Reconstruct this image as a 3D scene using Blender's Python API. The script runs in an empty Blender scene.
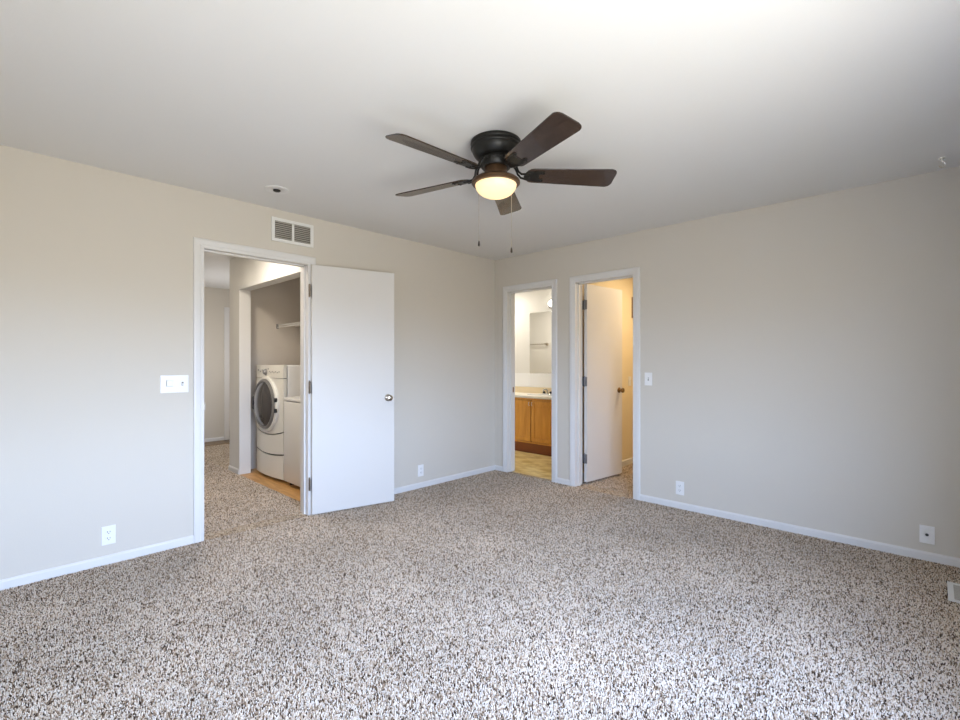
import bpy, bmesh, math, random
from mathutils import Vector, Matrix
random.seed(4)
C = bpy.context.scene.collection
S = bpy.context.scene
R = math.radians
H = 2.44                      # ceiling height
XR, YF = 4.07, -4.52          # right (window) wall and front (window) wall
TW = 0.115                    # partition thickness

# ------------------------------------------------------------------ camera
cam_d = bpy.data.cameras.new('camera'); cam = bpy.data.objects.new('camera', cam_d); C.objects.link(cam)
cam.location = (3.6895, -4.0959, 1.2433)
cam.rotation_euler = (R(90), 0, R(43.83))
cam_d.sensor_width = 36; cam_d.lens = 36*472.4/960; cam_d.shift_y = 3/960; cam_d.clip_start = 0.02
S.camera = cam

# ------------------------------------------------------------------ exposure
S.view_settings.view_transform = 'Standard'; S.view_settings.look = 'None'
S.view_settings.gamma = 1; S.view_settings.use_curve_mapping = False
S.view_settings.exposure = 0.40

# ------------------------------------------------------------------ daylight: pale blue sky over sunlit ground
SKY_LOW, SKY_HIGH, GROUND = (0.77, 0.97, 1.33), (0.43, 0.71, 1.38), (0.42, 0.41, 0.37)
SKY_STRENGTH = 22.5
w = bpy.data.worlds.new('daylight'); S.world = w; w.use_nodes = True
nt = w.node_tree; bg = nt.nodes['Background']
geo = nt.nodes.new('ShaderNodeTexCoord'); sep = nt.nodes.new('ShaderNodeSeparateXYZ')
nt.links.new(geo.outputs['Generated'], sep.inputs[0])
mr = nt.nodes.new('ShaderNodeMapRange'); mr.inputs['From Min'].default_value = -1; mr.inputs['From Max'].default_value = 1
nt.links.new(sep.outputs['Z'], mr.inputs['Value'])
cr = nt.nodes.new('ShaderNodeValToRGB'); cr.color_ramp.elements[0].position = 0.0
cr.color_ramp.elements[0].color = (*GROUND, 1)
cr.color_ramp.elements[1].position = 1.0; cr.color_ramp.elements[1].color = (*SKY_HIGH, 1)
e = cr.color_ramp.elements.new(0.48); e.color = (*GROUND, 1)
e = cr.color_ramp.elements.new(0.53); e.color = (*SKY_LOW, 1)
nt.links.new(mr.outputs['Result'], cr.inputs[0]); nt.links.new(cr.outputs[0], bg.inputs['Color'])
bg.inputs['Strength'].default_value = SKY_STRENGTH

# window openings: (lo, hi, sill, head)
WIN_RIGHT = (-4.38, -2.20, 0.60, 1.84)     # along y in wall_right
def portal(name, loc, rot, sx, sy):
    d = bpy.data.lights.new(name, 'AREA'); d.shape = 'RECTANGLE'; d.size = sx; d.size_y = sy
    d.cycles.is_portal = True
    o = bpy.data.objects.new(name, d); C.objects.link(o); o.location = loc; o.rotation_euler = rot
a, b, z0, z1 = WIN_RIGHT
portal('window_portal', (XR+TW+0.02, (a+b)/2, (z0+z1)/2), (R(90), 0, R(90)), b-a, z1-z0)

def lamp(name, loc, power, color, size=0.25, kind='AREA'):
    d = bpy.data.lights.new(name, kind); d.energy = power; d.color = color
    if kind == 'AREA': d.shape = 'DISK'; d.size = size
    else: d.shadow_soft_size = size
    o = bpy.data.objects.new(name, d); C.objects.link(o); o.location = loc; return o
lamp('hall_lamp', (-0.85, -2.75, 2.40), 17, (1.0, 0.92, 0.80), 0.28)
lamp('far_hall_fill', (-3.4, -1.7, 1.35), 15, (0.96, 0.97, 1.0), 0.08, 'POINT')  # unseen fill added mid-air, standing in for daylight beyond the hall
lamp('bathroom_lamp', (-1.15, 1.0, 2.40), 14, (1.0, 0.93, 0.82), 0.3)
lamp('closet_lamp', (1.75, 1.1, 2.36), 15, (1.0, 0.79, 0.52), 0.2)

# ------------------------------------------------------------------ materials
def mat(name, col, rough=0.6, metal=0.0, spec=0.5, emit=None, es=0.0, noise=None, bump=None, coat=0.0):
    m = bpy.data.materials.new(name); m.use_nodes = True; t = m.node_tree
    p = t.nodes['Principled BSDF']
    p.inputs['Base Color'].default_value = (*col, 1); p.inputs['Roughness'].default_value = rough
    p.inputs['Metallic'].default_value = metal; p.inputs['Specular IOR Level'].default_value = spec
    p.inputs['Coat Weight'].default_value = coat
    if emit: p.inputs['Emission Color'].default_value = (*emit, 1); p.inputs['Emission Strength'].default_value = es
    tc = None
    def noise_node(sc):
        nonlocal tc
        if tc is None: tc = t.nodes.new('ShaderNodeTexCoord')
        mp = t.nodes.new('ShaderNodeMapping'); t.links.new(tc.outputs['Object'], mp.inputs[0])
        mp.inputs['Scale'].default_value = sc if isinstance(sc, tuple) else (sc, sc, sc)
        n = t.nodes.new('ShaderNodeTexNoise'); n.inputs['Scale'].default_value = 1; n.inputs['Detail'].default_value = 4
        t.links.new(mp.outputs[0], n.inputs['Vector']); return n
    if noise:
        sc, col2 = noise
        n = noise_node(sc); mx = t.nodes.new('ShaderNodeMix'); mx.data_type = 'RGBA'
        rp = t.nodes.new('ShaderNodeMapRange'); rp.inputs['From Min'].default_value = 0.3; rp.inputs['From Max'].default_value = 0.7
        t.links.new(n.outputs['Fac'], rp.inputs['Value']); t.links.new(rp.outputs[0], mx.inputs['Factor'])
        mx.inputs['A'].default_value = (*col, 1); mx.inputs['B'].default_value = (*col2, 1)
        t.links.new(mx.outputs['Result'], p.inputs['Base Color'])
    if bump:
        sc, st = bump
        n = noise_node(sc); bp = t.nodes.new('ShaderNodeBump'); bp.inputs['Strength'].default_value = st
        bp.inputs['Distance'].default_value = 0.004
        t.links.new(n.outputs['Fac'], bp.inputs['Height']); t.links.new(bp.outputs[0], p.inputs['Normal'])
    return m

M = {}
M['wall'] = mat('wall_paint', (0.632, 0.586, 0.516), 0.75, spec=0.25, bump=(120, 0.08))
M['ceil'] = mat('ceiling_paint', (0.80, 0.79, 0.77), 0.85, spec=0.2, bump=(90, 0.12))
M['trim'] = mat('trim_white', (0.72, 0.705, 0.69), 0.38, spec=0.4)
M['door'] = mat('door_white', (0.67, 0.645, 0.615), 0.42, spec=0.4)
M['plastic'] = mat('white_plastic', (0.82, 0.81, 0.80), 0.35)
M['slot'] = mat('dark_slot', (0.03, 0.028, 0.026), 0.6)
M['bathwall'] = mat('bathroom_paint', (0.74, 0.725, 0.69), 0.6)
M['closetwall'] = mat('closet_paint', (0.76, 0.65, 0.45), 0.75)
M['laundrywall'] = mat('laundry_paint', (0.68, 0.615, 0.54), 0.8, spec=0.2)
M['nickel'] = mat('satin_nickel', (0.55, 0.50, 0.44), 0.28, metal=1)
M['bronze'] = mat('dark_bronze', (0.012, 0.0115, 0.010), 0.38, metal=0.2, spec=0.45)
M['brownbronze'] = mat('warm_bronze', (0.12, 0.068, 0.036), 0.35, metal=0.7)
M['blade'] = mat('walnut_blade', (0.022, 0.012, 0.008), 0.26, noise=((6, 60, 6), (0.050, 0.028, 0.018)), spec=0.7, coat=0.25)
M['bowl'] = mat('frosted_glass_lit', (0.45, 0.40, 0.30), 0.4, emit=(1.0, 0.74, 0.36), es=0.86)
M['chain'] = mat('pull_chain', (0.55, 0.50, 0.42), 0.35, metal=0.8)
M['fob'] = mat('chain_fob', (0.03, 0.02, 0.015), 0.4)
M['vent'] = mat('vent_enamel', (0.78, 0.77, 0.74), 0.4)
M['louver'] = mat('vent_louver', (0.46, 0.43, 0.38), 0.5)
M['ventdark'] = mat('vent_cavity', (0.10, 0.09, 0.08), 0.9)
M['dryer'] = mat('appliance_cream', (0.72, 0.69, 0.62), 0.3, spec=0.5)
M['washer'] = mat('appliance_white', (0.72, 0.70, 0.67), 0.3, spec=0.5)
M['glass_dark'] = mat('dark_door_glass', (0.055, 0.05, 0.05), 0.12, spec=0.7)
M['greyring'] = mat('grey_door_ring', (0.24, 0.23, 0.22), 0.3, metal=0.4)
M['black'] = mat('black_plastic', (0.015, 0.015, 0.015), 0.4)
M['wire'] = mat('white_wire', (0.80, 0.78, 0.74), 0.4)
M['oak'] = mat('honey_oak', (0.82, 0.40, 0.08), 0.4, noise=((40, 40, 3), (0.66, 0.29, 0.05)))
M['oakdark'] = mat('oak_base', (0.22, 0.065, 0.018), 0.5)
M['counter'] = mat('cream_laminate', (0.86, 0.82, 0.72), 0.35)
M['splash'] = mat('beige_backsplash', (0.80, 0.66, 0.44), 0.4)
M['tile'] = mat('white_tile', (0.88, 0.88, 0.88), 0.25)
M['mirror'] = mat('mirror_silver', (0.90, 0.90, 0.89), 0.02, metal=1)
M['bulb'] = mat('vanity_bulb', (1, 0.95, 0.85), 0.4, emit=(1.0, 0.93, 0.8), es=9)
M['hinge1'] = mat('aged_hinge', (0.20, 0.16, 0.12), 0.45, metal=0.7)
M['hinge2'] = mat('grey_hinge', (0.22, 0.22, 0.23), 0.45, metal=0.7)
M['chrome'] = mat('chrome', (0.6, 0.6, 0.6), 0.12, metal=1)
M['hookmetal'] = mat('bright_hook_metal', (0.95, 0.94, 0.92), 0.18, metal=1)
M['brass'] = mat('antique_brass', (0.30, 0.20, 0.10), 0.3, metal=1)

def wood_floor(name, c1, c2, scale):
    m = bpy.data.materials.new(name); m.use_nodes = True; t = m.node_tree; p = t.nodes['Principled BSDF']
    p.inputs['Roughness'].default_value = 0.35
    tc = t.nodes.new('ShaderNodeTexCoord'); mp = t.nodes.new('ShaderNodeMapping'); mp.inputs['Scale'].default_value = scale
    t.links.new(tc.outputs['Object'], mp.inputs[0])
    n = t.nodes.new('ShaderNodeTexNoise'); n.inputs['Scale'].default_value = 1; n.inputs['Detail'].default_value = 6; n.inputs['Distortion'].default_value = 0.6
    t.links.new(mp.outputs[0], n.inputs['Vector'])
    r = t.nodes.new('ShaderNodeValToRGB'); r.color_ramp.elements[0].position = 0.36; r.color_ramp.elements[1].position = 0.62
    r.color_ramp.elements[0].color = (*c1, 1); r.color_ramp.elements[1].color = (*c2, 1)
    t.links.new(n.outputs['Fac'], r.inputs[0]); t.links.new(r.outputs[0], p.inputs['Base Color']); return m
M['vinyl'] = wood_floor('bathroom_vinyl', (0.56, 0.41, 0.13), (0.84, 0.70, 0.36), (5, 9, 4))
M['laundryfloor'] = wood_floor('laundry_vinyl', (0.50, 0.25, 0.075), (0.66, 0.37, 0.13), (5, 30, 4))
M['hallend'] = wood_floor('hall_end_brown', (0.12, 0.07, 0.025), (0.26, 0.16, 0.06), (18, 18, 4))  # mottled dark brown for the far end of the hall floor

YARN = ((0.0, (0.045, 0.028, 0.018)), (0.15, (0.13, 0.08, 0.048)), (0.29, (0.42, 0.295, 0.19)), (0.47, (0.68, 0.53, 0.385)), (0.66, (0.78, 0.655, 0.52)), (1.0, (0.83, 0.735, 0.625)))
def carpet(name, source):
    m = bpy.data.materials.new(name); m.use_nodes = True; t = m.node_tree; p = t.nodes['Principled BSDF']
    p.inputs['Roughness'].default_value = 0.9; p.inputs['Specular IOR Level'].default_value = 0.1
    N = t.nodes.new; L = t.links.new
    tc = N('ShaderNodeTexCoord')
    if source == 'tuft':
        at = N('ShaderNodeAttribute'); at.attribute_name = 'yarn'; val = at.outputs['Fac']
    else:
        v = N('ShaderNodeTexVoronoi'); v.voronoi_dimensions = '2D'; v.inputs['Scale'].default_value = 150
        L(tc.outputs['Object'], v.inputs['Vector']); sx = N('ShaderNodeSeparateColor'); L(v.outputs['Color'], sx.inputs[0]); val = sx.outputs[0]
    r = N('ShaderNodeValToRGB'); E = r.color_ramp.elements
    E[0].position, E[0].color = 0.0, (*YARN[0][1], 1); E[1].position, E[1].color = 1.0, (*YARN[-1][1], 1)
    for pos, c in YARN[1:-1]:
        q = E.new(pos); q.color = (*c, 1)
    L(val, r.inputs[0])
    # worn and brushed patches of the pile
    n2 = N('ShaderNodeTexNoise'); n2.inputs['Scale'].default_value = 1.5; n2.inputs['Detail'].default_value = 3
    L(tc.outputs['Object'], n2.inputs['Vector'])
    mr = N('ShaderNodeMapRange'); mr.inputs['From Min'].default_value = 0.3; mr.inputs['From Max'].default_value = 0.7
    lo, hi = (0.84, 1.04) if source == 'tuft' else (0.62, 0.78)     # backing and strips darkened to stand in for the pile's own shadow
    mr.inputs['To Min'].default_value = lo; mr.inputs['To Max'].default_value = hi
    L(n2.outputs['Fac'], mr.inputs['Value'])
    mu = N('ShaderNodeVectorMath'); mu.operation = 'SCALE'; L(r.outputs[0], mu.inputs[0]); L(mr.outputs[0], mu.inputs['Scale'])
    L(mu.outputs[0], p.inputs['Base Color']); return m
M['carpet'] = carpet('carpet_backing', 'cells'); M['pile'] = carpet('carpet_yarn', 'tuft')

def pane_mat():
    m = bpy.data.materials.new('window_glass'); m.use_nodes = True; t = m.node_tree
    out = t.nodes['Material Output']; t.nodes.remove(t.nodes['Principled BSDF'])
    tr = t.nodes.new('ShaderNodeBsdfTransparent'); gl = t.nodes.new('ShaderNodeBsdfGlossy'); gl.inputs['Roughness'].default_value = 0.02
    mx = t.nodes.new('ShaderNodeMixShader'); mx.inputs[0].default_value = 0.06
    t.links.new(tr.outputs[0], mx.inputs[1]); t.links.new(gl.outputs[0], mx.inputs[2]); t.links.new(mx.outputs[0], out.inputs[0]); return m
M['pane'] = pane_mat()

# ------------------------------------------------------------------ mesh helpers
def bx(bm, x0, x1, y0, y1, z0, z1, bev=0.0, seg=2):
    g = bmesh.ops.create_cube(bm, size=1)['verts']
    for v in g:
        v.co = Vector(((x0+x1)/2+v.co.x*(x1-x0), (y0+y1)/2+v.co.y*(y1-y0), (z0+z1)/2+v.co.z*(z1-z0)))
    if bev > 0:
        es = list({e for v in g for e in v.link_edges})
        bmesh.ops.bevel(bm, geom=es, offset=bev, segments=seg, profile=0.5, affect='EDGES', clamp_overlap=True)
def lathe(bm, prof, n=48, mtx=None, cap=True):
    rings = []
    for r, z in prof:
        if r < 1e-6: rings.append([bm.verts.new((0, 0, z))])
        else: rings.append([bm.verts.new((r*math.cos(2*math.pi*i/n), r*math.sin(2*math.pi*i/n), z)) for i in range(n)])
    for A, B in zip(rings, rings[1:]):
        for i in range(n):
            j = (i+1) % n
            f = [A[i % len(A)], A[j % len(A)], B[j % len(B)], B[i % len(B)]]
            f = list(dict.fromkeys(f))
            if len(f) > 2: bm.faces.new(f)
    if cap:
        for q in (rings[0], rings[-1]):
            if len(q) > 1: bm.faces.new(q)
    if mtx is not None: bmesh.ops.transform(bm, matrix=mtx, verts=[v for q in rings for v in q])
def tube(bm, pts, r, n=10):
    pts = [Vector(p) for p in pts]; rings = []
    rr = r if isinstance(r, (list, tuple)) else [r]*len(pts)
    up = Vector((0, 0, 1))
    for i, p in enumerate(pts):
        d = (pts[min(i+1, len(pts)-1)]-pts[max(i-1, 0)]).normalized()
        a = d.cross(up)
        if a.length < 1e-3: a = d.cross(Vector((1, 0, 0)))
        a.normalize(); b_ = d.cross(a).normalized()
        rings.append([bm.verts.new(p+rr[i]*(a*math.cos(2*math.pi*k/n)+b_*math.sin(2*math.pi*k/n))) for k in range(n)])
    for A, B in zip(rings, rings[1:]):
        for k in range(n): bm.faces.new((A[k], A[(k+1) % n], B[(k+1) % n], B[k]))
    bm.faces.new(rings[0]); bm.faces.new(rings[-1])
def prism(bm, poly, d0, d1, axes='xyz'):
    """poly in two axes extruded along the third (axes[2])"""
    ix = ['xyz'.index(c) for c in axes]
    def P(a, b, c):
        q = [0, 0, 0]; q[ix[0]] = a; q[ix[1]] = b; q[ix[2]] = c; return q
    A = [bm.verts.new(P(a, b, d0)) for a, b in poly]; B = [bm.verts.new(P(a, b, d1)) for a, b in poly]
    n = len(poly)
    for i in range(n): bm.faces.new((A[i], A[(i+1) % n], B[(i+1) % n], B[i]))
    bm.faces.new(A); bm.faces.new(B)
def rounded(w, h, r, n=5, cx=0, cy=0):
    pts = []
    for sx, sy, a0 in ((1, 1, 0), (-1, 1, 90), (-1, -1, 180), (1, -1, 270)):
        for k in range(n+1):
            t = R(a0+90*k/n); pts.append((cx+sx*(w/2-r)+r*math.cos(t), cy+sy*(h/2-r)+r*math.sin(t)))
    return pts
def obj(name, bm, m, parent=None, smooth=False, loc=None, rotz=0):
    bmesh.ops.recalc_face_normals(bm, faces=bm.faces)
    me = bpy.data.meshes.new(name); bm.to_mesh(me); bm.free()
    if smooth:
        for p in me.polygons: p.use_smooth = True
        me.set_sharp_from_angle(angle=R(40))
    me.materials.append(M[m]); o = bpy.data.objects.new(name, me); C.objects.link(o)
    if parent: o.parent = parent
    if loc: o.location = loc
    o.rotation_euler.z = rotz
    return o
def tag(o, label, cat, group=None):
    o['label'] = label; o['category'] = cat
    if group: o['group'] = group
    return o
def thing(name, label, cat, loc=(0, 0, 0), rotz=0, group=None):
    o = bpy.data.objects.new(name, None); o.empty_display_size = 0.05; C.objects.link(o)
    o.location = loc; o.rotation_euler.z = rotz
    return tag(o, label, cat, group)
def struct(o, label=None, cat=None):
    o['kind'] = 'structure'
    if label: o['label'] = label; o['category'] = cat
    return o
def BM(): return bmesh.new()
def copy_tree(o, parent=None):
    c = o.copy(); C.objects.link(c); c.parent = parent
    for ch in list(o.children): copy_tree(ch, c)
    return c

# ------------------------------------------------------------------ shell
def sbox(name, m, *boxes, label=None, cat=None, bev=0):
    b = BM()
    for q in boxes: bx(b, *q, bev=bev)
    return struct(obj(name, b, m), label, cat)
def wall_x(x0, x1, ya, yb, opens):        # wall whose thickness is along x
    out = []; y = ya
    for (a, b, z0, z1) in sorted(opens):
        out.append((x0, x1, y, a, -0.05, H))
        if z0 > 0: out.append((x0, x1, a, b, 0, z0))
        out.append((x0, x1, a, b, z1, H)); y = b
    out.append((x0, x1, y, yb, -0.05, H)); return out
def wall_y(y0, y1, xa, xb, opens):
    return [(c, d, a, b, e, f) for (a, b, c, d, e, f) in wall_x(y0, y1, xa, xb, opens)]

D1 = (-3.048, -2.288, 0, 2.046)      # hall door opening in wall_left
DB = (0.195, 0.805, 0, 2.050)        # bathroom opening in wall_back
DC = (1.092, 1.706, 0, 2.050)        # closet opening in wall_back
j = 0.02                              # jamb lining thickness
def grow(o): return (o[0]-j, o[1]+j, o[2], o[3]+j)

sbox('floor', 'carpet', (0, XR, YF, 0.055, -0.1, -0.009), (-4.22, 0, -3.25, -2.15, -0.1, -0.009), (-4.22, -2.2, -2.15, -0.7, -0.1, -0.009), (0.97, 2.6, 0.055, 2.2, -0.1, -0.009),
     label='carpet backing under the speckled pile of bedroom and hall', cat='floor')
sbox('floor_bathroom', 'vinyl', (-2.4, 0.97, 0.055, 1.6, -0.1, -0.004), label='mottled yellow vinyl floor inside the bathroom doorway', cat='floor')
sbox('floor_laundry', 'laundryfloor', (-2.10, 0, -2.15, -1.2, -0.1, -0.004), label='orange brown wood look floor under washer and dryer', cat='floor')
sbox('floor_hall', 'hallend', (-4.57, -4.22, -3.25, -0.7, -0.1, -0.003), label='dark brown floor strip at the far end of the hall', cat='floor')
sbox('subfloor', 'laundryfloor', (-4.8, XR+0.2, YF-0.2, 2.3, -0.2, -0.1))
sbox('ceiling', 'ceil', (-4.8, XR+0.2, YF-0.2, 2.3, H, H+0.1), label='plain off white painted ceiling with the fan', cat='ceiling')
sbox('wall_left', 'wall', *wall_x(-TW, 0, YF-TW, 0, [grow(D1)]), label='beige grey wall with the hall doorway and vent', cat='wall')
sbox('wall_back', 'wall', *wall_y(0, TW, -2.4, XR+TW, [grow(DB), grow(DC)]), label='beige grey wall with two doorways side by side', cat='wall')
sbox('wall_right', 'wall', *wall_x(XR, XR+TW, YF-TW, TW, [WIN_RIGHT]), label='grey window wall to the right of the camera', cat='wall')
sbox('wall_front', 'wall', (-TW, XR+TW, YF-TW, YF, -0.05, H), label='grey wall behind the camera', cat='wall')
# hall and laundry recess
LO = (-1.90, -0.36, 0, 2.072)
sbox('wall_hall_right', 'bathwall', *wall_y(-2.15, -2.04, -2.10, -TW, [LO]), (-2.217, -2.10, -2.15, -0.7, -0.05, H),
     label='cream hall wall with the open laundry recess', cat='wall')
sbox('wall_hall_left', 'wall', (-4.7, -TW, -3.36, -3.25, -0.05, H))
sbox('wall_hall_end', 'wall', (-4.68, -4.57, -3.25, -0.6, -0.05, H), label='grey wall at the far end of the hall', cat='wall')
sbox('wall_hall_far', 'wall', (-4.57, -2.217, -0.7, -0.6, -0.05, H))
sbox('wall_laundry_back', 'laundrywall', (-2.10, -TW, -1.2, -1.1, -0.05, H), label='grey brown wall behind the washer and dryer', cat='wall')
sbox('wall_laundry_left', 'laundrywall', (-2.103, -2.095, -2.04, -1.2, -0.05, H))
sbox('wall_laundry_right', 'laundrywall', (-0.119, -0.112, -2.04, -1.2, -0.05, H))
# bathroom and closet
sbox('wall_bathroom_back', 'bathwall', (-2.4, 0.97, 1.6, 1.7, -0.05, H), label='cream wall above the bathroom vanity', cat='wall')
sbox('wall_bathroom_left', 'bathwall', (-2.5, -2.4, TW, 1.7, -0.05, H))
sbox('wall_bathroom_front', 'bathwall', (-2.4, 0.10, TW, TW+0.008, -0.05, H))
sbox('wall_closet_left', 'closetwall', (0.87, 0.985, TW, 2.2, -0.05, H), label='yellow lit wall behind the open closet door', cat='wall')
sbox('wall_closet_back', 'closetwall', (0.985, 2.6, 2.1, 2.2, -0.05, H))
sbox('wall_closet_right', 'closetwall', (2.5, 2.6, TW, 2.1, -0.05, H))

# carpet pile: cut tufts over the floor the photo shows
import numpy as np
def pile(name, label, x0, x1, y0, y1):
    rng = np.random.default_rng(7); P = 0.0050
    def grid(x0, x1, y0, y1):
        xs, ys = np.arange(x0+P/2, x1, P), np.arange(y0+P/2, y1, P); g = np.stack(np.meshgrid(xs, ys), -1).reshape(-1, 2)
        return g+rng.uniform(-0.42*P, 0.42*P, g.shape)
    pts = grid(x0, x1, y0, y1)
    x, y = pts.T
    # keep what lies in front of the camera place, leave the register clear
    rx, ry = x-3.6895, y+4.0959; fwd = -0.6925*rx+0.7214*ry
    keep = (fwd > 1.05) & (abs(0.7214*rx+0.6925*ry) < 1.12*fwd+0.5) & ~((abs(x-3.82) < 0.079) & (abs(y+0.475) < 0.149))
    pts = pts[keep]; n = len(pts)
    a = rng.uniform(0, 2*np.pi, n); ln = rng.uniform(0, 0.005, n); la = rng.uniform(0, 2*np.pi, n)
    r0 = P*rng.uniform(0.52, 0.66, n); top = rng.uniform(-0.002, 0.005, n)
    V = np.empty((n, 8, 3), np.float32)
    for k in range(4):
        t = a+k*np.pi/2
        V[:, k] = np.stack([pts[:, 0]+r0*np.cos(t), pts[:, 1]+r0*np.sin(t), np.full(n, -0.0095)], -1)
        V[:, 4+k] = np.stack([pts[:, 0]+ln*np.cos(la)+0.68*r0*np.cos(t+.6), pts[:, 1]+ln*np.sin(la)+0.68*r0*np.sin(t+.6), top+0.0012*rng.uniform(-1, 1, n)], -1)
    q = np.array([[4, 5, 6, 7], [0, 1, 5, 4], [1, 2, 6, 5], [2, 3, 7, 6], [3, 0, 4, 7]])
    F = (q[None]+8*np.arange(n)[:, None, None]).reshape(-1, 4)
    me = bpy.data.meshes.new(name)
    me.vertices.add(8*n); me.vertices.foreach_set('co', V.ravel())
    me.loops.add(F.size); me.loops.foreach_set('vertex_index', F.ravel().astype(np.int32))
    me.polygons.add(len(F)); me.polygons.foreach_set('loop_start', (4*np.arange(len(F))).astype(np.int32))
    at = me.attributes.new('yarn', 'FLOAT', 'POINT'); at.data.foreach_set('value', np.repeat(rng.uniform(0, 1, n), 8).astype(np.float32))
    me.update(calc_edges=True); me.materials.append(M['pile'])
    o = bpy.data.objects.new(name, me); C.objects.link(o); o['kind'] = 'stuff'
    return tag(o, label, 'carpet')
pile('carpet_pile', 'speckled grey brown and cream carpet pile covering the bedroom floor', 0.016, XR-0.016, YF+0.016, -0.016)
pile('hall_carpet_pile', 'speckled carpet pile in the hall beside the laundry recess', -2.9, -TW-0.016, -3.2, -2.16)
pile('closet_carpet_pile', 'speckled carpet pile on the closet floor behind the open door', 1.0, 1.75, TW+0.016, 1.9)
sbox('trim_8', 'carpet', (-TW-0.016, 0.016, D1[0], D1[1], -0.009, 0.0005), (DC[0], DC[1], -0.016, TW+0.016, -0.009, 0.0005), (DB[0], DB[1], -0.016, 0.055, -0.009, 0.0005), label='carpet strips in the doorways', cat='carpet')

# ------------------------------------------------------------------ trim
def baseboard(name, axis, face, a, b, side, h=0.055, t=0.013, label=None):
    """axis 'y': runs along y on the plane x=face, sticking out towards side"""
    prof = [(0, 0), (t, 0), (t, h-0.012), (t*0.55, h-0.003), (t*0.3, h), (0, h)]
    b_ = BM(); P = [(face+side*p, q) for p, q in prof]
    prism(b_, P, a, b, 'xzy' if axis == 'y' else 'yzx')
    return struct(obj(name, b_, 'trim'), label, 'baseboard' if label else None)
cw = 0.066
baseboard('baseboard_left', 'y', 0, YF, D1[0]-cw, 1, label='white baseboard left of the hall doorway')
baseboard('baseboard_left_corner', 'y', 0, D1[1]+cw, 0, 1, label='white baseboard between the open hall door and the corner')
baseboard('baseboard_back_corner', 'x', 0, 0, DB[0]-cw, -1, label='short white baseboard between corner and bathroom doorway')
baseboard('baseboard_back_middle', 'x', 0, DB[1]+cw, DC[0]-cw, -1, label='short white baseboard between the two doorways')
baseboard('baseboard_back', 'x', 0, DC[1]+cw, XR, -1, label='long white baseboard right of the closet doorway')
baseboard('baseboard_right', 'y', XR, YF, 0, -1)
baseboard('baseboard_front', 'x', YF, 0, XR, 1)
baseboard('baseboard_hall_end', 'y', -4.57, -3.25, -1.46, 1, label='white baseboard at the far end of the hall')
baseboard('baseboard_hall_corner', 'x', -2.15, -2.217, -1.90, -1, label='short white baseboard left of the laundry recess')
baseboard('baseboard_hall_side', 'y', -2.217, -2.15, -0.7, -1)
baseboard('baseboard_closet', 'y', 0.985, TW+0.02, 2.1, 1, h=0.07, label='cream baseboard inside the closet')

def casing(name, axis, opening, face, side, back, label, m='trim', stop=None):
    """door casing on the plane 'face' (towards 'side'), jamb lining through to 'back'"""
    a, b, _, h = opening; bm = BM(); r = 0.006
    def add(u0, u1, d0, d1, z0, z1, bev=0):
        if axis == 'y': bx(bm, min(d0, d1), max(d0, d1), u0, u1, z0, z1, bev)
        else: bx(bm, u0, u1, min(d0, d1), max(d0, d1), z0, z1, bev)
    f1 = face+side*0.011; f2 = face+side*0.017
    def sweep(f0, sd, prof):
        rings = []
        for k in range(4):
            ring = []
            for u, d in prof:
                U = a-u if k < 2 else b+u; Z = h+u if k in (1, 2) else 0; D = f0+sd*d
                ring.append(bm.verts.new((D, U, Z) if axis == 'y' else (U, D, Z)))
            rings.append(ring)
        n = len(prof)
        for A, B in zip(rings, rings[1:]):
            for i in range(n): bm.faces.new((A[i], A[(i+1) % n], B[(i+1) % n], B[i]))
        bm.faces.new(rings[0]); bm.faces.new(rings[-1])
    prof = [(0.0, 0.0), (0.0, 0.009), (0.003, 0.012), (0.022, 0.013), (0.027, 0.016), (cw-0.012, 0.0175), (cw-0.003, 0.015), (cw, 0.011), (cw, 0.0)]
    sweep(face, side, prof)
    add(a-j, a, face, back, 0, h); add(b, b+j, face, back, 0, h); add(a-j, b+j, face, back, h, h+j)
    if stop is not None:
        s0, s1 = stop; t = 0.011
        add(a, a+t, s0, s1, 0, h); add(b-t, b, s0, s1, 0, h); add(a, b, s0, s1, h-t, h)
    sweep(back, -side, [(0.0, 0.0), (0.0, 0.011), (cw, 0.013), (cw, 0.0)])
    o = obj(name, bm, m); struct(o, label, 'door trim'); return o
casing('trim_1', 'y', D1, 0, 1, -TW, 'white casing around the hall doorway on the left wall', stop=(-0.037, -0.075))
casing('trim_2', 'x', DB, 0, -1, TW, 'white casing around the bathroom doorway nearest the corner', stop=(0.040, 0.075))
casing('trim_3', 'x', DC, 0, -1, TW, 'white casing around the closet doorway on the back wall', stop=(0.040, 0.075))
# laundry recess lining with thin head trim
b = BM(); a0, a1, _, h = LO
bx(b, a0-0.005, a0+0.012, -2.156, -2.035, 0, h); bx(b, a1-0.012, a1+0.005, -2.156, -2.035, 0, h)
bx(b, a0-0.005, a1+0.005, -2.160, -2.035, h-0.012, h+0.030, 0.003)
struct(obj('trim_4', b, 'trim'), 'thin white trim around the laundry recess', 'trim')
# door at the far end of the hall
b = BM()
bx(b, -4.57, -4.553, -1.457, -1.385, 0, 2.0745, .003); bx(b, -4.57, -4.553, -0.765, -0.70, 0, 2.0745, .003); bx(b, -4.57, -4.553, -1.457, -0.70, 2.075, 2.145, .003)
struct(obj('trim_5', b, 'trim'), 'white door trim at the far end of the hall', 'door trim')
b = BM(); bx(b, -4.57, -4.558, -1.385, -0.765, 0.012, 2.075, .002)
struct(obj('door_3', b, 'door'))
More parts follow.
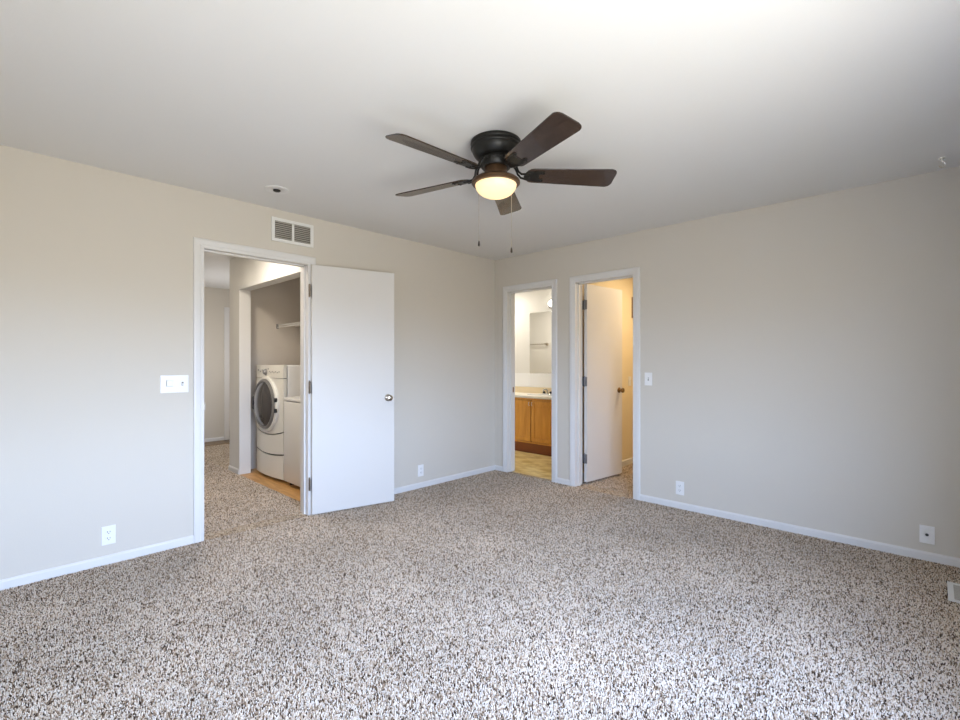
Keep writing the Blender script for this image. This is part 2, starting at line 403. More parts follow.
# metal strike plates in the jambs
b = BM(); bx(b, DB[0]-0.0005, DB[0]+0.002, 0.078, 0.108, 0.905, 0.965, .0008); struct(obj('trim_6', b, 'brass'), 'small brass strike plate in the bathroom door jamb', 'strike plate')
b = BM(); bx(b, -0.035, 0.008, D1[0]-0.0005, D1[0]+0.002, 0.905, 0.965, .0008); bx(b, 0.004, 0.010, D1[0]-0.0005, D1[0]+0.008, 0.91, 0.96, .001)
struct(obj('trim_7', b, 'nickel'), 'small metal strike plate in the left jamb of the hall doorway', 'strike plate')

# ------------------------------------------------------------------ windows (behind the camera)
def window(name, axis, opening, face, side):
    a, b_, z0, z1 = opening; bm = BM()
    def add(B, u0, u1, d0, d1, s0, s1, bev=0):
        d0, d1 = sorted((d0, d1))
        if axis == 'y': bx(B, d0, d1, u0, u1, s0, s1, bev)
        else: bx(B, u0, u1, d0, d1, s0, s1, bev)
    o1, o2 = face-side*0.03, face-side*0.09; f = 0.045; mid = (a+b_)/2
    for u0, u1, s0, s1 in ((a, a+f, z0, z1), (b_-f, b_, z0, z1), (a+f, b_-f, z0, z0+f), (a+f, b_-f, z1-f, z1), (mid-0.025, mid+0.025, z0+f, z1-f)):
        add(bm, u0, u1, o1, o2, s0, s1, 0.003)
    w_ = struct(obj(name, bm, 'trim'))
    for u0, u1 in ((a+f, mid-0.025), (mid+0.025, b_-f)):
        q = BM(); add(q, u0, u1, face-side*0.058, face-side*0.062, z0+f, z1-f); obj('pane', q, 'pane', w_)
    q = BM(); add(q, a-0.05, b_+0.05, face-side*0.03, face+side*0.04, z0-0.022, z0, 0.004); obj('sill', q, 'trim', w_)
    return w_
window('window_1', 'y', WIN_RIGHT, XR, -1)

# ------------------------------------------------------------------ door leaves
def knob_bm(sign):
    b = BM()
    prof = [(0.0, 0.0), (0.030, 0.0), (0.031, 0.004), (0.026, 0.009), (0.012, 0.012), (0.011, 0.026), (0.016, 0.032), (0.0245, 0.038), (0.027, 0.047), (0.025, 0.056), (0.017, 0.061), (0.0, 0.0625)]
    mt = Matrix.Rotation(R(90) if sign < 0 else R(-90), 4, 'X')
    lathe(b, prof, 28, mt); return b
def hinge_bm(h=0.095):
    b = BM(); bx(b, -0.030, 0.0, -0.0015, 0.0015, -h/2, h/2, .0006); bx(b, 0.0, 0.030, -0.0015, 0.0015, -h/2, h/2, .0006)
    for k in range(3):
        z = -h/2+k*h/3+0.001; lathe(b, [(0.0065, z), (0.0065, z+h/3-0.002)], 14)
    lathe(b, [(0.0, h/2+0.009), (0.005, h/2+0.007), (0.0055, h/2), (0.0, h/2)], 12); lathe(b, [(0.0, -h/2-0.007), (0.005, -h/2-0.005), (0.0055, -h/2), (0.0, -h/2)], 12)
    for sx in (-1, 1):
        for zz in (-0.032, 0.0, 0.032):
            lathe(b, [(0.0, -0.001), (0.0035, -0.001), (0.0035, 0.001), (0.0, 0.001)], 10, Matrix.Translation((sx*0.018, -0.0015, zz)) @ Matrix.Rotation(R(90), 4, 'X'))
    return b
def door_leaf(name, label, loc, ang, wd, ht, face_y, hinge_z, hmat, kz, knob_m, hy, hx, gap):
    """leaf runs along local +x from the hinge; thickness 0.035 from y=face_y"""
    b = BM(); bx(b, 0.0, wd, face_y, face_y+0.035, gap, ht, 0.002)
    d = struct(obj(name, b, 'door', loc=loc, rotz=R(ang)), label, 'door')
    kx = wd-0.062
    obj('knob', knob_bm(-1), knob_m, d, True, (kx, face_y, kz)); obj('knob', knob_bm(1), knob_m, d, True, (kx, face_y+0.035, kz))
    lb = BM(); bx(lb, wd-0.0005, wd+0.002, face_y+0.006, face_y+0.029, kz-0.028, kz+0.028, .0005); bx(lb, wd, wd+0.009, face_y+0.011, face_y+0.024, kz-0.009, kz+0.009, .003)
    obj('latch', lb, knob_m, d)
    for z in hinge_z:
        obj('hinge', hinge_bm(), hmat, d, True, (-hx, face_y+hy, z), R(90))
    return d
LEAF1 = ((0.056, -2.276, 0), 77.0, 0.712)
LEAF2 = ((1.134, 0.142, 0), 84.0, 0.635)
door_leaf('door_1', 'plain white slab door swung wide open against the left wall', LEAF1[0], LEAF1[1], LEAF1[2], 2.043, 0.0, (0.256, 1.045, 1.832), 'hinge1', 0.937, 'nickel', 0.030, 0.0135, 0.012)
door_leaf('door_2', 'plain white slab door standing open into the yellow lit closet', LEAF2[0], LEAF2[1], LEAF2[2], 2.052, 0.0, (0.263, 1.054, 1.84), 'hinge2', 0.945, 'brass', 0.024, 0.003, 0.024)

# ------------------------------------------------------------------ ceiling fan
FX, FY = 1.980, -2.191
fan = thing('ceiling_fan', 'five blade dark bronze ceiling fan with a lit bowl lamp', 'ceiling fan', (FX, FY, H))
b = BM()
lathe(b, [(0.0, 0.0), (0.131, 0.0), (0.136, -0.004), (0.1375, -0.014), (0.136, -0.020), (0.132, -0.023), (0.132, -0.026), (0.136, -0.029), (0.137, -0.036), (0.134, -0.042), (0.130, -0.045),
          (0.128, -0.055), (0.122, -0.068), (0.114, -0.080), (0.106, -0.088), (0.100, -0.091), (0.0, -0.091)], 64)
obj('motor_housing', b, 'bronze', fan, True)
b = BM()
lathe(b, [(0.0, -0.090), (0.084, -0.090), (0.088, -0.097), (0.086, -0.130), (0.076, -0.142), (0.0, -0.142)], 48)
for k in range(20):     # cooling slots of the rotating hub
    t = 2*math.pi*k/20; lathe(b, [(0.0, -0.005), (0.007, -0.005), (0.007, 0.006), (0.0, 0.008)], 10, Matrix.Rotation(t, 4, 'Z') @ Matrix.Translation((0.086, 0, -0.108)) @ Matrix.Rotation(R(90), 4, 'Y'))
obj('flywheel', b, 'bronze', fan, True)
b = BM()
lathe(b, [(0.0, -0.126), (0.058, -0.126), (0.062, -0.132), (0.061, -0.186), (0.067, -0.194), (0.0, -0.194)], 40)
obj('switch_housing', b, 'brownbronze', fan, True)
b = BM()
lathe(b, [(0.0, -0.190), (0.066, -0.190), (0.094, -0.197), (0.120, -0.206), (0.130, -0.215), (0.131, -0.226), (0.125, -0.233), (0.113, -0.234), (0.0, -0.226)], 64)
obj('lamp_plate', b, 'brownbronze', fan, True)
b = BM()
prof = [(0.112, -0.226)]+[(0.112*math.cos(t)**0.85 if t < R(89) else 0.0, -0.231-0.070*math.sin(t)) for t in [R(q) for q in (0, 10, 20, 30, 40, 50, 60, 70, 78, 84, 90)]]
lathe(b, prof, 64, cap=False)
obj('glass_bowl', b, 'bowl', fan, True)
# blades
BL_IN, BL_OUT, BW0, BW1, PITCH = 0.158, 0.656, 0.118, 0.150, -14
def blade_bm():
    b = BM(); pts = []
    # rounded root, slightly flaring sides, clipped rounded tip corners
    for k in range(9):
        t = R(90+180*k/8); pts.append((BL_IN+0.045+0.045*math.cos(t), BW0/2*math.sin(t)))
    c = 0.032
    def arc(cx, cy, a0, a1):
        for k in range(7):
            t = R(a0+(a1-a0)*k/6); pts.append((cx+c*math.cos(t), cy+c*math.sin(t)))
    arc(BL_OUT-c, -BW1/2+c, -90, 0); arc(BL_OUT-c, BW1/2-c, 0, 90)
    prism(b, pts, -0.003, 0.003, 'xyz')
    es = [e for e in b.edges if abs(e.verts[0].co.z-e.verts[1].co.z) < 1e-6]
    bmesh.ops.bevel(b, geom=es, offset=0.0015, segments=1, affect='EDGES')
    return b
def iron_bm():
    b = BM()
    # curved arm from flywheel to blade, widening into a three-lobed plate under the blade root
    P = [Vector((0.080, 0, 0.072)), Vector((0.098, 0, 0.066)), Vector((0.112, 0, 0.045)), Vector((0.122, 0, 0.014)), Vector((0.138, 0, -0.004)), Vector((0.165, 0, -0.0075)), Vector((0.19, 0, -0.0075))]
    for s in (-1, 1):
        tube(b, [p+Vector((0, s*(0.012+0.014*max(0, (p.x-0.12))/0.06), 0)) for p in P], 0.0058, 8)
    pts = rounded(0.085, 0.080, 0.038, 6, 0.195, 0)
    prism(b, pts, -0.0075, -0.0032, 'xyz')
    for s in (-1, 1): prism(b, [(x, y) for x, y in rounded(0.055, 0.022, 0.010, 4, 0.235, s*0.032)], -0.0075, -0.0032, 'xyz')
    for px, py in ((0.18, 0.0), (0.245, 0.032), (0.245, -0.032)):
        lathe(b, [(0.0, -0.0115), (0.004, -0.011), (0.006, -0.0085), (0.006, -0.007), (0.0, -0.007)], 12, Matrix.Translation((px, py, 0)))
    return b
BLADE_Z = 2.264-H
first = obj('fan_blade', blade_bm(), 'blade', fan)
iron = obj('blade_arm', iron_bm(), 'bronze', first, True)
for k in range(5):
    o = first if k == 0 else copy_tree(first, fan)
    o.location = (0, 0, BLADE_Z)
    o.rotation_mode = 'QUATERNION'
    o.rotation_quaternion = (Matrix.Rotation(R((48.6, 122.7, 194.0, 266.3, 340.4)[k]), 4, 'Z') @ Matrix.Rotation(R(PITCH), 4, 'X')).to_quaternion()
# pull chains
cr_, cf = Vector((0.7214, 0.6925, 0)), Vector((-0.6925, 0.7214, 0))
def chain(off, ztop, zend):
    p = cr_*off[0]+cf*off[1]; q = p.normalized()*0.058; b = BM()
    tube(b, [Vector((q.x, q.y, -0.175)), Vector((p.x*0.96, p.y*0.96, -0.188)), Vector((p.x, p.y, -0.212)), Vector((p.x, p.y, zend-H+0.03))], 0.0016, 6)
    z = zend-H+0.03
    while z < -0.212:
        lathe(b, [(0.0, z-0.0022), (0.0019, z-0.001), (0.0019, z+0.001), (0.0, z+0.0022)], 6, Matrix.Translation((p.x, p.y, 0))); z += 0.006
    c = obj('pull_chain', b, 'chain', fan, True)
    b = BM(); z = zend-H
    lathe(b, [(0.0, z), (0.005, z+0.001), (0.0065, z+0.008), (0.005, z+0.022), (0.003, z+0.030), (0.0, z+0.033)], 14, Matrix.Translation((p.x, p.y, 0)))
    obj('fob', b, 'fob', c, True)
chain((-0.092, 0.108), 2.2, 1.902)
chain((0.091, 0.099), 2.2, 1.862)

# ------------------------------------------------------------------ wall vent, ceiling bits, floor register
v = thing('wall_vent', 'white two panel return air grille above the hall doorway', 'vent', (0, -2.411, 2.2825))
VW, VH = 0.342, 0.184
b = BM()
for y0, y1, z0, z1 in ((-VW/2, VW/2, VH/2-0.024, VH/2), (-VW/2, VW/2, -VH/2, -VH/2+0.024), (-VW/2, -VW/2+0.026, -VH/2+.024, VH/2-.024), (VW/2-0.026, VW/2, -VH/2+.024, VH/2-.024), (-0.009, 0.009, -VH/2+.024, VH/2-.024)):
    bx(b, 0, 0.011, y0, y1, z0, z1, 0.002)
for s in (-1, 1):
    for zz in (-0.05, 0.05): lathe(b, [(0, 0.010), (0.004, 0.0105), (0.003, 0.0125), (0, 0.013)], 10, Matrix.Translation((0, s*(VW/2-0.012), zz)) @ Matrix.Rotation(R(90), 4, 'Y'))
obj('frame', b, 'vent', v)
b = BM(); bx(b, 0.0003, 0.0015, -VW/2+0.02, VW/2-0.02, -VH/2+.02, VH/2-.02); obj('backing', b, 'ventdark', v)
for s in (-1, 1):
    for k in range(9):
        z = -VH/2+0.024+(k+0.5)*(VH-0.048)/9; y0, y1 = (-VW/2+.026, -.009) if s < 0 else (.009, VW/2-.026)
        b = BM(); prism(b, [(0.0015, z+0.006), (0.0095, z-0.004), (0.0095, z-0.0055), (0.0015, z+0.0045)], y0, y1, 'xzy'); obj('louver', b, 'louver', v)

f_ = thing('ceiling_fitting', 'small round white ceiling fitting with dark centre above hall doorway', 'ceiling fitting', (0.42, -2.715, H))
b = BM(); lathe(b, [(0, 0), (0.080, 0), (0.0805, -0.003), (0.075, -0.006), (0.055, -0.005), (0.030, -0.006), (0.026, -0.003), (0, -0.003)], 40); obj('rim', b, 'plastic', f_, True)
b = BM(); lathe(b, [(0, -0.002), (0.024, -0.002), (0.024, -0.010), (0.018, -0.013), (0, -0.013)], 28); obj('centre', b, 'slot', f_, True)
b = BM(); tube(b, [(0, 0, 0.002), (0, 0, -0.022)], 0.004, 10)
lathe(b, [(0, 0), (0.017, 0), (0.016, -0.004), (0.006, -0.008), (0, -0.008)], 20)
pts = [(0, 0, -0.02)]+[(0.017*math.sin(R(q)), 0, -0.037+0.017*math.cos(R(q))) for q in range(0, 260, 20)]
hk = BM(); lathe(hk, [(0, 0), (0.017, 0), (0.016, -0.004), (0.006, -0.008), (0, -0.008)], 20); tube(hk, [(0, 0, 0)]+pts, 0.0042, 10); b.free()
h_ = obj('ceiling_hook', hk, 'hookmetal', None, True, (3.725, -0.239, H), R(40)); tag(h_, 'small bright metal hook screwed into the ceiling near the back wall at right', 'hook')

g = thing('floor_register', 'white metal floor register set in the carpet at right', 'floor vent', (3.82, -0.475, 0))
b = BM(); W2, L2 = 0.075, 0.145
for x0, x1, y0, y1 in ((-W2, W2, -L2, -L2+.024), (-W2, W2, L2-.024, L2), (-W2, -W2+.024, -L2+.024, L2-.024), (W2-.024, W2, -L2+.024, L2-.024)): bx(b, x0, x1, y0, y1, 0, 0.008, .002)
obj('frame', b, 'vent', g)
b = BM(); bx(b, -W2+.02, W2-.02, -L2+.02, L2-.02, 0.0002, 0.001); obj('backing', b, 'ventdark', g)
for k in range(10):
    y = -L2+.024+(k+.5)*(2*L2-.048)/10; b = BM(); prism(b, [(y-.004, .001), (y-.0025, .001), (y+.004, .0062), (y+.0025, .0062)], -W2+.024, W2-.024, 'yzx'); obj('louver', b, 'louver', g)

# ------------------------------------------------------------------ switch and outlet plates (local: x out of the wall, y along, z up)
def plate_bm(w_, h_):
    b = BM(); bx(b, 0, 0.0055, -w_/2, w_/2, -h_/2, h_/2, 0.0022, 3); return b
def screws(t, pos):
    for y, z in pos:
        b = BM(); lathe(b, [(0, 0.005), (0.0034, 0.0052), (0.0028, 0.0068), (0, 0.007)], 12, Matrix.Rotation(R(90), 4, 'Y')); bx(b, 0.0066, 0.0072, -0.0004, 0.0004, -0.0026, 0.0026)
        obj('screw', b, 'plastic', t, False, (0, y, z))
def outlet(label, loc, rz, group):
    t = thing('wall_outlet', label, 'outlet', loc, rz, group)
    obj('plate', plate_bm(0.070, 0.115), 'plastic', t); screws(t, [(0, 0)])
    for s in (-1, 1):
        b = BM(); prism(b, rounded(0.033, 0.028, 0.012, 5, 0, s*0.0195), 0.005, 0.0075, 'yzx'); rc = obj('receptacle', b, 'plastic', t)
        b = BM()
        for yy, hh in ((-0.0065, 0.009), (0.0065, 0.0075)): bx(b, 0.0074, 0.0079, yy-0.0013, yy+0.0013, s*0.0195+0.003-hh/2, s*0.0195+0.003+hh/2)
        lathe(b, [(0, 0.0074), (0.0026, 0.0074), (0.0026, 0.0079), (0, 0.0079)], 12, Matrix.Translation((0, 0, s*0.0195-0.0075)) @ Matrix.Rotation(R(90), 4, 'Y'))
        obj('slots', b, 'slot', rc)
    return t
outlet('white duplex outlet low on the wall left of the hall doorway', (0, -3.578, 0.177), 0, 'white duplex outlets')
outlet('white duplex outlet low on the left wall beside the open door', (0, -1.108, 0.172), 0, 'white duplex outlets')
outlet('white duplex outlet low on the back wall right of the closet doorway', (2.127, 0, 0.175), R(-90), 'white duplex outlets')
t = thing('light_switch', 'single white toggle light switch beside the closet doorway', 'light switch', (1.849, 0, 1.10), R(-90))
obj('plate', plate_bm(0.070, 0.115), 'plastic', t); screws(t, [(0, 0.03), (0, -0.03)])
b = BM(); bx(b, 0.0052, 0.0058, -0.0055, 0.0055, -0.0125, 0.0125); obj('toggle_slot', b, 'slot', t)
b = BM(); prism(b, [(0.004, -0.007), (0.004, 0.007), (0.016, 0.011), (0.0175, 0.005)], -0.0042, 0.0042, 'xzy'); obj('toggle', b, 'plastic', t)
t = thing('cable_plate', 'white cable jack plate low on the back wall at far right', 'wall plate', (3.660, 0, 0.163), R(-90))
obj('plate', plate_bm(0.070, 0.112), 'plastic', t); screws(t, [(0, 0.042), (0, -0.042)])
b = BM(); lathe(b, [(0, 0.005), (0.0085, 0.005), (0.0085, 0.008), (0.0055, 0.009), (0.0055, 0.016), (0, 0.016)], 16, Matrix.Rotation(R(90), 4, 'Y')); obj('jack', b, 'slot', t, True)
t = thing('dimmer_switch', 'wide white switch plate with dimmer knob left of the hall doorway', 'light switch', (0, -3.225, 1.102))
obj('plate', plate_bm(0.164, 0.118), 'plastic', t); screws(t, [(y, z) for y in (-0.046, 0.046) for z in (-0.03, 0.03)])
b = BM(); bx(b, 0.005, 0.024, -0.050, -0.010, -0.016, 0.028, 0.004, 3); obj('dimmer_knob', b, 'plastic', t)
b = BM(); bx(b, 0.0052, 0.0058, 0.0405, 0.0515, -0.0125, 0.0125); obj('toggle_slot', b, 'slot', t)
b = BM(); prism(b, [(0.004, -0.007), (0.004, 0.007), (0.0175, -0.005), (0.016, -0.011)], 0.0418, 0.0502, 'xzy'); obj('toggle', b, 'plastic', t)

# ------------------------------------------------------------------ dryer on its drawer pedestal
DX0, DX1, DY, DB_ = -1.875, -1.172, -1.975, -1.24
dr = thing('clothes_dryer', 'cream front load dryer with round dark door on a drawer pedestal', 'dryer', ((DX0+DX1)/2, DY, 0))
hw = (DX1-DX0)/2; dd = DB_-DY
def bow(x, amt=0.030): return -amt*(1-(x/hw)**2)
def bowed_panel(b, z0, z1, top=0.0, bot=0.0, y_back=0.035, n=18, amt=0.030, inset=0.0):
    """front panel bowed forward in plan; top / bot: how far its upper and lower edges sag in the middle"""
    F, K = [], []
    for i in range(n+1):
        x = -hw+inset+(2*hw-2*inset)*i/n; q = 1-(x/hw)**2; y = bow(x, amt)
        F.append((bm_v(b, x, y, z0-bot*q), bm_v(b, x, y, z1-top*q))); K.append((bm_v(b, x, y_back, z0-bot*q), bm_v(b, x, y_back, z1-top*q)))
    for i in range(n):
        b.faces.new((F[i][0], F[i+1][0], F[i+1][1], F[i][1])); b.faces.new((K[i][0], K[i][1], K[i+1][1], K[i+1][0]))
        b.faces.new((F[i][1], F[i+1][1], K[i+1][1], K[i][1])); b.faces.new((F[i][0], K[i][0], K[i+1][0], F[i+1][0]))
    for q in (0, n): b.faces.new((F[q][0], F[q][1], K[q][1], K[q][0]))
def bm_v(b, x, y, z): return b.verts.new((x, y, z))
b = BM(); bx(b, -hw, hw, 0.045, dd, 0.36, 1.222, 0.012, 3); obj('body', b, 'washer', dr, True)
b = BM(); bx(b, -hw, hw, 0.045, dd, 0.02, 0.355, 0.006); obj('pedestal', b, 'washer', dr, True)
b = BM(); bx(b, -hw+0.02, hw-0.02, 0.036, 0.045, 0.03, 1.19); obj('gap_shade', b, 'slot', dr)  # dark sheet added so the panel gaps read as shadow
b = BM(); bowed_panel(b, 0.296, 0.518, 0.048, 0.024); obj('lower_panel', b, 'dryer', dr, True)
b = BM(); bowed_panel(b, 0.530, 1.078, 0, 0.048, amt=0.026); obj('front_panel', b, 'dryer', dr, True)
b = BM(); bowed_panel(b, 1.084, 1.222, amt=0.024); cp = obj('control_panel', b, 'dryer', dr, True)
b = BM(); lathe(b, [(0, 0), (0.034, 0), (0.036, 0.008), (0.026, 0.020), (0.022, 0.030), (0, 0.031)], 28, Matrix.Translation((-0.03, -0.021, 1.145)) @ Matrix.Rotation(R(90), 4, 'X')); obj('dial', b, 'greyring', cp, True)
for x, z, r in [(0.06+0.035*k, 1.150-0.008*(k % 2), 0.008) for k in range(7)]+[(-0.27, 1.165, .01), (-0.20, 1.15, .01), (-0.14, 1.165, .01), (0.03, 1.18, .01)]:
    b = BM(); lathe(b, [(0, 0), (r, 0), (r*.9, 0.005), (0, 0.005)], 12, Matrix.Translation((x, bow(x, 0.022)+0.001, z)) @ Matrix.Rotation(R(90), 4, 'X')); obj('button', b, 'greyring', cp)
dz, dx = 0.800, -0.02; Rd = Matrix.Translation((dx, -0.020, dz)) @ Matrix.Rotation(R(90), 4, 'X')
b = BM(); lathe(b, [(0.300, -0.012), (0.303, 0.010), (0.297, 0.022), (0.284, 0.028), (0.272, 0.026), (0.268, 0.016), (0.268, -0.012)], 64, Rd, cap=False); door = obj('door', b, 'dryer', dr, True)
b = BM(); lathe(b, [(0.270, 0.014), (0.268, 0.036), (0.256, 0.046), (0.244, 0.045), (0.238, 0.036), (0.238, 0.014)], 64, Rd, cap=False); obj('grey_ring', b, 'greyring', door, True)
b = BM(); lathe(b, [(0.241, 0.034), (0.225, 0.048), (0.18, 0.064), (0.12, 0.076), (0.06, 0.082), (0.0, 0.083)], 64, Rd, cap=False); obj('door_glass', b, 'glass_dark', door, True)
b = BM(); prism(b, [(dx-0.268, dz+0.060), (dx-0.248, dz+0.075), (dx-0.240, dz), (dx-0.248, dz-0.075), (dx-0.268, dz-0.060), (dx-0.274, dz)], -0.072, -0.030, 'xzy'); obj('handle', b, 'black', door)
for zz in (0.055, -0.055):
    b = BM(); bx(b, dx+0.272, dx+0.298, -0.056, -0.03, dz+zz-0.022, dz+zz+0.022, .004); obj('hinge', b, 'black', door)
b = BM(); bowed_panel(b, 0.030, 0.282, 0.030, 0); dw = obj('drawer', b, 'dryer', dr, True)
b = BM(); bowed_panel(b, 0.245, 0.290, y_back=0.036, amt=0.006, inset=0.01); obj('pull_gap_shade', b, 'glass_dark', dw, True)  # dark strip standing in for shade in the drawer's pull gap
for sx in (-1, 1):
    for yy in (0.09, dd-0.06):
        b = BM(); lathe(b, [(0, -0.004), (0.022, -0.004), (0.022, 0.008), (0.012, 0.012), (0.012, 0.022), (0, 0.022)], 16, Matrix.Translation((sx*(hw-0.05), yy, 0))); obj('foot', b, 'black', dr)

# washer
WX0, WX1, WY = -1.120, -0.440, -1.995
ws = thing('washing_machine', 'white top load washing machine beside the dryer', 'washing machine', ((WX0+WX1)/2, WY, 0)); hw2 = (WX1-WX0)/2
b = BM(); bx(b, -hw2, hw2, 0, 0.70, 0.035, 0.853, 0.010, 3); obj('cabinet', b, 'washer', ws, True)
b = BM(); bx(b, -hw2, hw2, -0.002, 0.70, 0.857, 0.893, 0.010, 3); obj('top_panel', b, 'washer', ws, True)
b = BM(); bx(b, -hw2+0.08, hw2-0.08, 0.06, 0.50, 0.891, 0.903, 0.008, 3); ld = obj('lid', b, 'washer', ws, True)
b = BM(); bx(b, -0.06, 0.06, 0.052, 0.075, 0.898, 0.905, .003); obj('lid_grip', b, 'plastic', ld)
b = BM(); prism(b, [(0.54, 0.89), (0.70, 0.89), (0.70, 1.01), (0.655, 1.015)], 0.02, hw2, 'yzx'); obj('console', b, 'washer', ws)
for sx in (-1, 1):
    for yy in (0.06, 0.64):
        b = BM(); lathe(b, [(0, -0.004), (0.022, -0.004), (0.022, 0.008), (0.012, 0.012), (0.012, 0.04), (0, 0.04)], 16, Matrix.Translation((sx*(hw2-0.06), yy, 0))); obj('foot', b, 'black', ws)

# wire shelf on the laundry back wall
sh = thing('wire_shelf', 'white wire shelf on the laundry wall above the machines', 'wire shelf', (-2.095, -1.2, 1.707))
b = BM(); L_ = 1.97
for y, z, r in ((-0.445, 0, .0045), (-0.450, -0.03, .0045), (-0.223, -0.003, .003), (-0.012, 0, .004)): tube(b, [(0.004, y, z), (L_, y, z)], r, 8)
k = 0.02
while k < L_:
    tube(b, [(k, -0.005, 0.003), (k, -0.445, 0.003), (k, -0.450, -0.03)], 0.0016, 5); k += 0.0265
obj('deck', b, 'wire', sh)
b = BM(); bx(b, 0, 0.014, -0.460, -0.435, -0.045, 0.012, .003); obj('end_bracket', b, 'greyring', sh)
for x in (0.62, 1.3):
    b = BM(); tube(b, [(x, -0.002, -0.30), (x, -0.012, -0.29), (x, -0.415, -0.02)], 0.005, 8); obj('brace', b, 'wire', sh)

# ------------------------------------------------------------------ bathroom
VX0, VX1, VY = -1.35, 0.80, 1.11
va = thing('vanity_cabinet', 'honey oak bathroom vanity with panelled doors', 'vanity', (0, VY, 0))
b = BM(); bx(b, VX0, VX1, 0.018, 0.488, 0.135, 0.752); obj('carcass', b, 'oak', va)
b = BM()
for z0, z1 in ((0.728, 0.755), (0.130, 0.150)): bx(b, VX0, VX1, 0.0, 0.02, z0, z1)
obj('face_rail', b, 'oak', va)
b = BM(); bx(b, VX0, VX1, 0.012, 0.48, -0.004, 0.135); bx(b, VX0, VX1, 0.0, 0.014, -0.004, 0.02, 0.003); obj('toe_kick', b, 'oakdark', va)
xs = [-1.33, -0.975, -0.635]
edges = [(-1.31, -0.98), (-0.955, -0.62), (-0.60, -0.331), (-0.313, 0.085), (0.105, 0.43), (0.445, 0.78)]
for n_, (x0, x1) in enumerate(edges):
    b = BM(); fw = 0.052
    for q in ((x0, x0+fw, .160, .722), (x1-fw, x1, .160, .722), (x0+fw, x1-fw, .160, .160+fw), (x0+fw, x1-fw, .722-fw, .722)): bx(b, q[0], q[1], -0.019, -0.0005, q[2], q[3], .003)
    bx(b, x0+fw-0.004, x1-fw+0.004, -0.010, -0.0005, .160+fw-.004, .722-fw+.004); bx(b, x0+fw+0.03, x1-fw-0.03, -0.015, -0.009, .160+fw+.03, .722-fw-.03, .004)
    d_ = obj('cabinet_door', b, 'oak', va)
    kx = x1-0.016 if n_ % 2 == 0 else x0+0.016
    b = BM(); tube(b, [(kx, -0.018, 0.702), (kx, -0.032, 0.698), (kx, -0.034, 0.678), (kx, -0.032, 0.658), (kx, -0.018, 0.654)], 0.0045, 8); obj('door_pull', b, 'counter', d_, True)
    if n_ % 2 == 0:
        b = BM(); bx(b, x1, edges[n_+1][0], -0.004, 0.002, .15, .73); obj('stile', b, 'oakdark', va)
ct = thing('vanity_countertop', 'cream countertop on the honey oak bathroom vanity', 'countertop', (0, VY, 0.755))
b = BM(); bx(b, VX0-0.02, VX1+0.02, -0.025, 0.488, 0, 0.036, 0.008, 3); obj('slab', b, 'counter', ct)
b = BM(); bx(b, VX0-0.02, VX1+0.02, 1.580, 1.5985, 0.791, 0.880, 0.004); struct(obj('backsplash', b, 'splash'), 'beige backsplash strip along the wall behind the vanity countertop', 'backsplash')
b = BM(); lathe(b, [(0.205, 0.034), (0.212, 0.038), (0.205, 0.0395), (0.20, 0.041), (0.17, 0.0372), (0.0, 0.0365)], 40, Matrix.Translation((-0.30, 0.22, 0)) @ Matrix.Diagonal((1.1, 0.85, 1, 1)), cap=False); obj('basin', b, 'tile', ct, True)
fc = thing('bathroom_faucet', 'small dark handled chrome faucet on the vanity countertop', 'faucet', (-0.335, 1.505, 0.7915))
b = BM(); bx(b, -0.08, 0.08, -0.025, 0.022, 0, 0.014, .005, 3); tube(b, [(0, 0, 0.01), (0, 0, 0.05), (0, -0.03, 0.075), (0, -0.09, 0.070), (0, -0.105, 0.055)], [.016, .014, .012, .011, .010], 12); obj('spout', b, 'chrome', fc, True)
for s in (-1, 1):
    b = BM(); lathe(b, [(0, 0.012), (0.020, 0.012), (0.021, 0.03), (0.018, 0.042), (0, 0.044)], 18, Matrix.Translation((s*0.058, 0, 0))); obj('handle', b, 'black', fc, True)
b = BM()
for x0, x1 in ((-1.37, -0.7285), (-0.7255, 0.2), (0.203, 0.82)): bx(b, x0, x1, 1.592, 1.601, 0.883, 1.088, .001)
struct(obj('wall_bathroom_tile', b, 'tile'), 'white wall band between backsplash and mirror', 'wall tile')
b = BM(); bx(b, -0.727, 0.62, 1.594, 1.5995, 1.092, 2.0, 0.001)
tag(obj('vanity_mirror', b, 'mirror'), 'frameless mirror on the bathroom wall above the vanity', 'mirror')
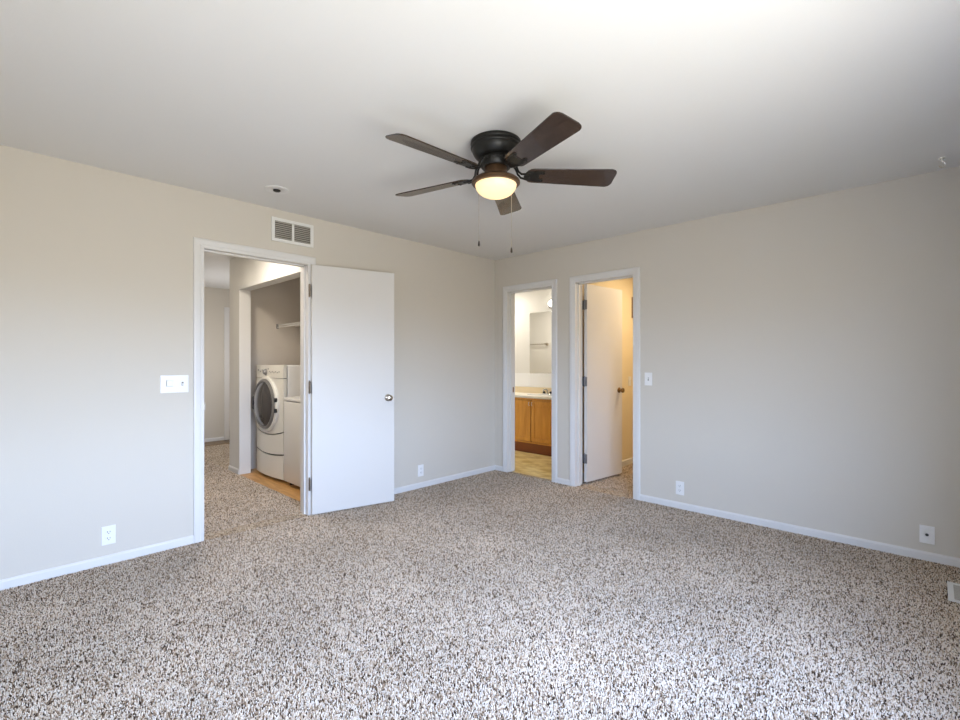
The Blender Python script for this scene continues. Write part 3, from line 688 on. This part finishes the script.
tb = thing('towel_bar', 'chrome towel bar on the bathroom wall seen in the mirror', 'towel bar', (-1.70, TW+0.008, 1.592))
b = BM(); tube(b, [(-0.26, 0.06, 0), (0.235, 0.06, 0)], 0.008, 12); obj('bar', b, 'nickel', tb, True)
for x in (-0.26, 0.235):
    b = BM(); lathe(b, [(0, 0), (0.030, 0), (0.030, 0.007), (0.014, 0.012), (0.013, 0.05), (0.018, 0.056), (0.018, 0.068), (0, 0.070)], 20, Matrix.Translation((x, 0, 0)) @ Matrix.Rotation(R(-90), 4, 'X')); obj('post', b, 'nickel', tb, True)
vl = thing('vanity_light', 'bright globe bulb vanity light above the bathroom mirror', 'wall light', (0, 1.6, 2.10))
b = BM(); bx(b, -0.36, 0.40, -0.035, 0, -0.055, 0.055, .006); obj('back_bar', b, 'chrome', vl)
for x in (-0.27, -0.09, 0.09, 0.27):
    b = BM(); lathe(b, [(0, 0.13), (0.02, 0.128), (0.038, 0.115), (0.047, 0.095), (0.047, 0.08), (0.038, 0.058), (0.022, 0.045), (0.020, 0.033)], 24, Matrix.Translation((x, 0, 0)) @ Matrix.Rotation(R(90), 4, 'X')); obj('bulb', b, 'bulb', vl, True)

# ------------------------------------------------------------------ closet behind the second doorway
t = thing('light_switch', 'small cream switch plate inside the closet behind the door edge', 'light switch', (0.985, 1.385, 1.02), 0)
obj('plate', plate_bm(0.070, 0.115), 'plastic', t); b = BM(); prism(b, [(0.004, -0.007), (0.004, 0.007), (0.016, 0.011), (0.0175, 0.005)], -0.0042, 0.0042, 'xzy'); obj('toggle', b, 'plastic', t)
t = thing('shelf_bracket', 'metal shelf bracket high on the closet wall', 'bracket', (0.985, 1.45, 2.0), 0)
b = BM(); bx(b, 0, 0.006, -0.012, 0.012, -0.20, 0.06, .002); obj('wall_strip', b, 'brass', t)
b = BM(); tube(b, [(0.004, 0, -0.19), (0.10, 0, -0.06), (0.22, 0, 0.05)], 0.008, 8); obj('strut', b, 'brass', t)
b = BM(); bx(b, 0, 0.24, -0.010, 0.010, 0.05, 0.06, .002); obj('arm', b, 'brass', t)
